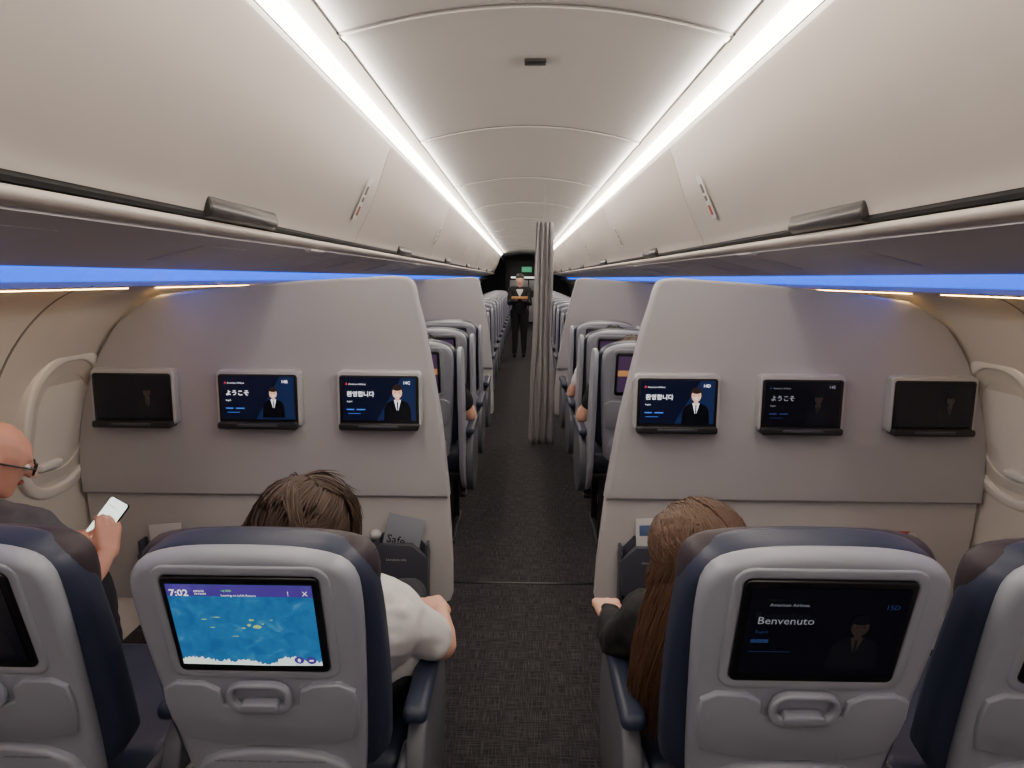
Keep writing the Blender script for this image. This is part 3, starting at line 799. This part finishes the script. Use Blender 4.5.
r3, M3, b3 = person('person', 'bald person with glasses in grey t-shirt looking down at phone', dict(
    pel=(-1.60,1.63,.60), chest=(-1.62,1.80,.81), head=HM, R=Rh(-48,-22),
    shL=(-1.74,1.86,.88), shR=(-1.44,1.86,.875), elL=(-1.74,2.02,.70), elR=(-1.37,1.98,.67), wrL=(-1.58,2.13,.72), wrR=(-1.395,2.12,.69),
    hL=((.9,.5,.1),(0,0,1),1,.4), hR=((-.2,.45,.85),(-.6,.6,-.5),1,.5),
    knL=(-1.68,2.12,.56), knR=(-1.48,2.14,.56), anL=(-1.68,2.2,.10), anR=(-1.48,2.2,.10)), skin=M_skin2, top=M_greyt, sleeve=.75)
for sx in (-1, 1):
    pts = [M3 @ V(sx*.034+.024*math.cos(a*math.pi/8), .104-.2*abs(sx*.034+.024*math.cos(a*math.pi/8))*.4, .004+.018*math.sin(a*math.pi/8)) for a in range(16)]
    tube('glasses_rim', pts, .0028, M_black, r3, 6, closed=True)
    tube('glasses_temple', [M3 @ V(sx*.058,.098,.008), M3 @ V(sx*.079,.04,.012), M3 @ V(sx*.086,-.01,.012), M3 @ V(sx*.086,-.03,-.006)], .0035, M_black, r3, 6)
tube('glasses_bridge', [M3 @ V(-.011,.101,.008), M3 @ V(0,.108,.012), M3 @ V(.011,.101,.008)], .0025, M_black, r3, 6)
ph = empty('smartphone', (-1.44,2.19,.77)); ph.rotation_euler = (rad(-38), rad(16), rad(-22)); meta(ph, 'smartphone with bright screen held in a hand', 'phone')
prism('phone_body', rrect(0,0,.086,.165,.012), -.004, .004, M_black, ph, bev=.0015)
prism('phone_screen', rrect(0,0,.081,.159,.009), -.0048, -.003, E_phone, ph)
text('phone_text', 'Messages', .009, mat('phone_ink',(90,150,110)), ph, (-.028,-.0052,.05))
FY = 13.8; FX = -.09
r4, M4, b4 = person('person', 'standing crew member in dark uniform carrying a small tray', dict(
    pel=(FX,FY,.93), chest=(FX,FY,1.26), head=(FX,FY-.02,1.55), R=Rh(180,-8),
    shL=(FX-.17,FY,1.37), shR=(FX+.17,FY,1.37), elL=(FX-.2,FY-.05,1.10), elR=(FX+.2,FY-.05,1.10), wrL=(FX-.1,FY-.25,1.16), wrR=(FX+.1,FY-.25,1.16),
    hL=((.3,-1,0),(0,0,1),1), hR=((-.3,-1,0),(0,0,1),-1),
    knL=(FX-.09,FY,.5), knR=(FX+.09,FY,.5), anL=(FX-.09,FY+.02,.09), anR=(FX+.09,FY+.02,.09)), top=M_blackc, trou=M_blackc, shoe=M_dshoe, sleeve=1.0, vox=.01)
short_hair(r4, M4, M_hairdk, .3, 120, .03)
blob('shirt_collar', [([(FX-b4.x-.05,FY-b4.y-.10,1.36,.02), (FX-b4.x+.05,FY-b4.y-.10,1.36,.02), (FX-b4.x,FY-b4.y-.118,1.24,.012)], None)], M_tee, r4, .008, 1)
tr = rbox('serving_tray', (.32, .2, .04), (FX, FY-.36, 1.22), .006, M_wood); meta(tr, 'small tan serving tray held by crew member', 'tray')
def passenger(x, y, top, lab_, hair):
    r, M, b = person('person', lab_, dict(pel=(x,y+.36,.60), chest=(x,y+.30,.88), head=(x,y+.28,1.12), R=Rh(random.uniform(-15,15),-10),
        shL=(x-.18,y+.30,.97), shR=(x+.18,y+.30,.97), elL=(x-.29,y+.36,.74), elR=(x+.29,y+.36,.74), wrL=(x-.27,y+.6,.735), wrR=(x+.27,y+.6,.735),
        hL=((.3,1,0),(0,0,-1),-1), hR=((-.3,1,0),(0,0,-1),1),
        knL=(x-.12,y+.76,.56), knR=(x+.12,y+.76,.56), anL=(x-.12,y+.8,.10), anR=(x+.12,y+.8,.10)), top=top, sleeve=.6, vox=.009)
    short_hair(r, M, hair, .4, 150, .03)
passenger(.64, 3.85, M_blackc, 'seated passenger in dark top with bare forearm on armrest', M_hairbr)
passenger(.64, 4.75, M_lightc, 'seated passenger in pale shirt with arm on armrest', M_hairdk)
passenger(-.64, 3.85, M_blackc, 'seated passenger in dark clothes', M_hairdk)

# ------------------------------------------------------------ world + camera
wd = bpy.data.worlds.new('World'); bpy.context.scene.world = wd; wd.use_nodes = True
wd.node_tree.nodes['Background'].inputs[0].default_value = (.05,.055,.06,1)
wd.node_tree.nodes['Background'].inputs[1].default_value = .5
cam = bpy.data.cameras.new('camera'); co = bpy.data.objects.new('camera', cam); C.objects.link(co)
cam.sensor_width = 36; cam.lens = 680/1024*36; cam.clip_start = .02
co.matrix_world = Matrix.Translation((-.03,0,1.60)) @ Matrix.Rotation(rad(.84),4,'Z') @ Matrix.Rotation(rad(90-8.86),4,'X') @ Matrix.Rotation(rad(.45),4,'Z')
bpy.context.scene.camera = co
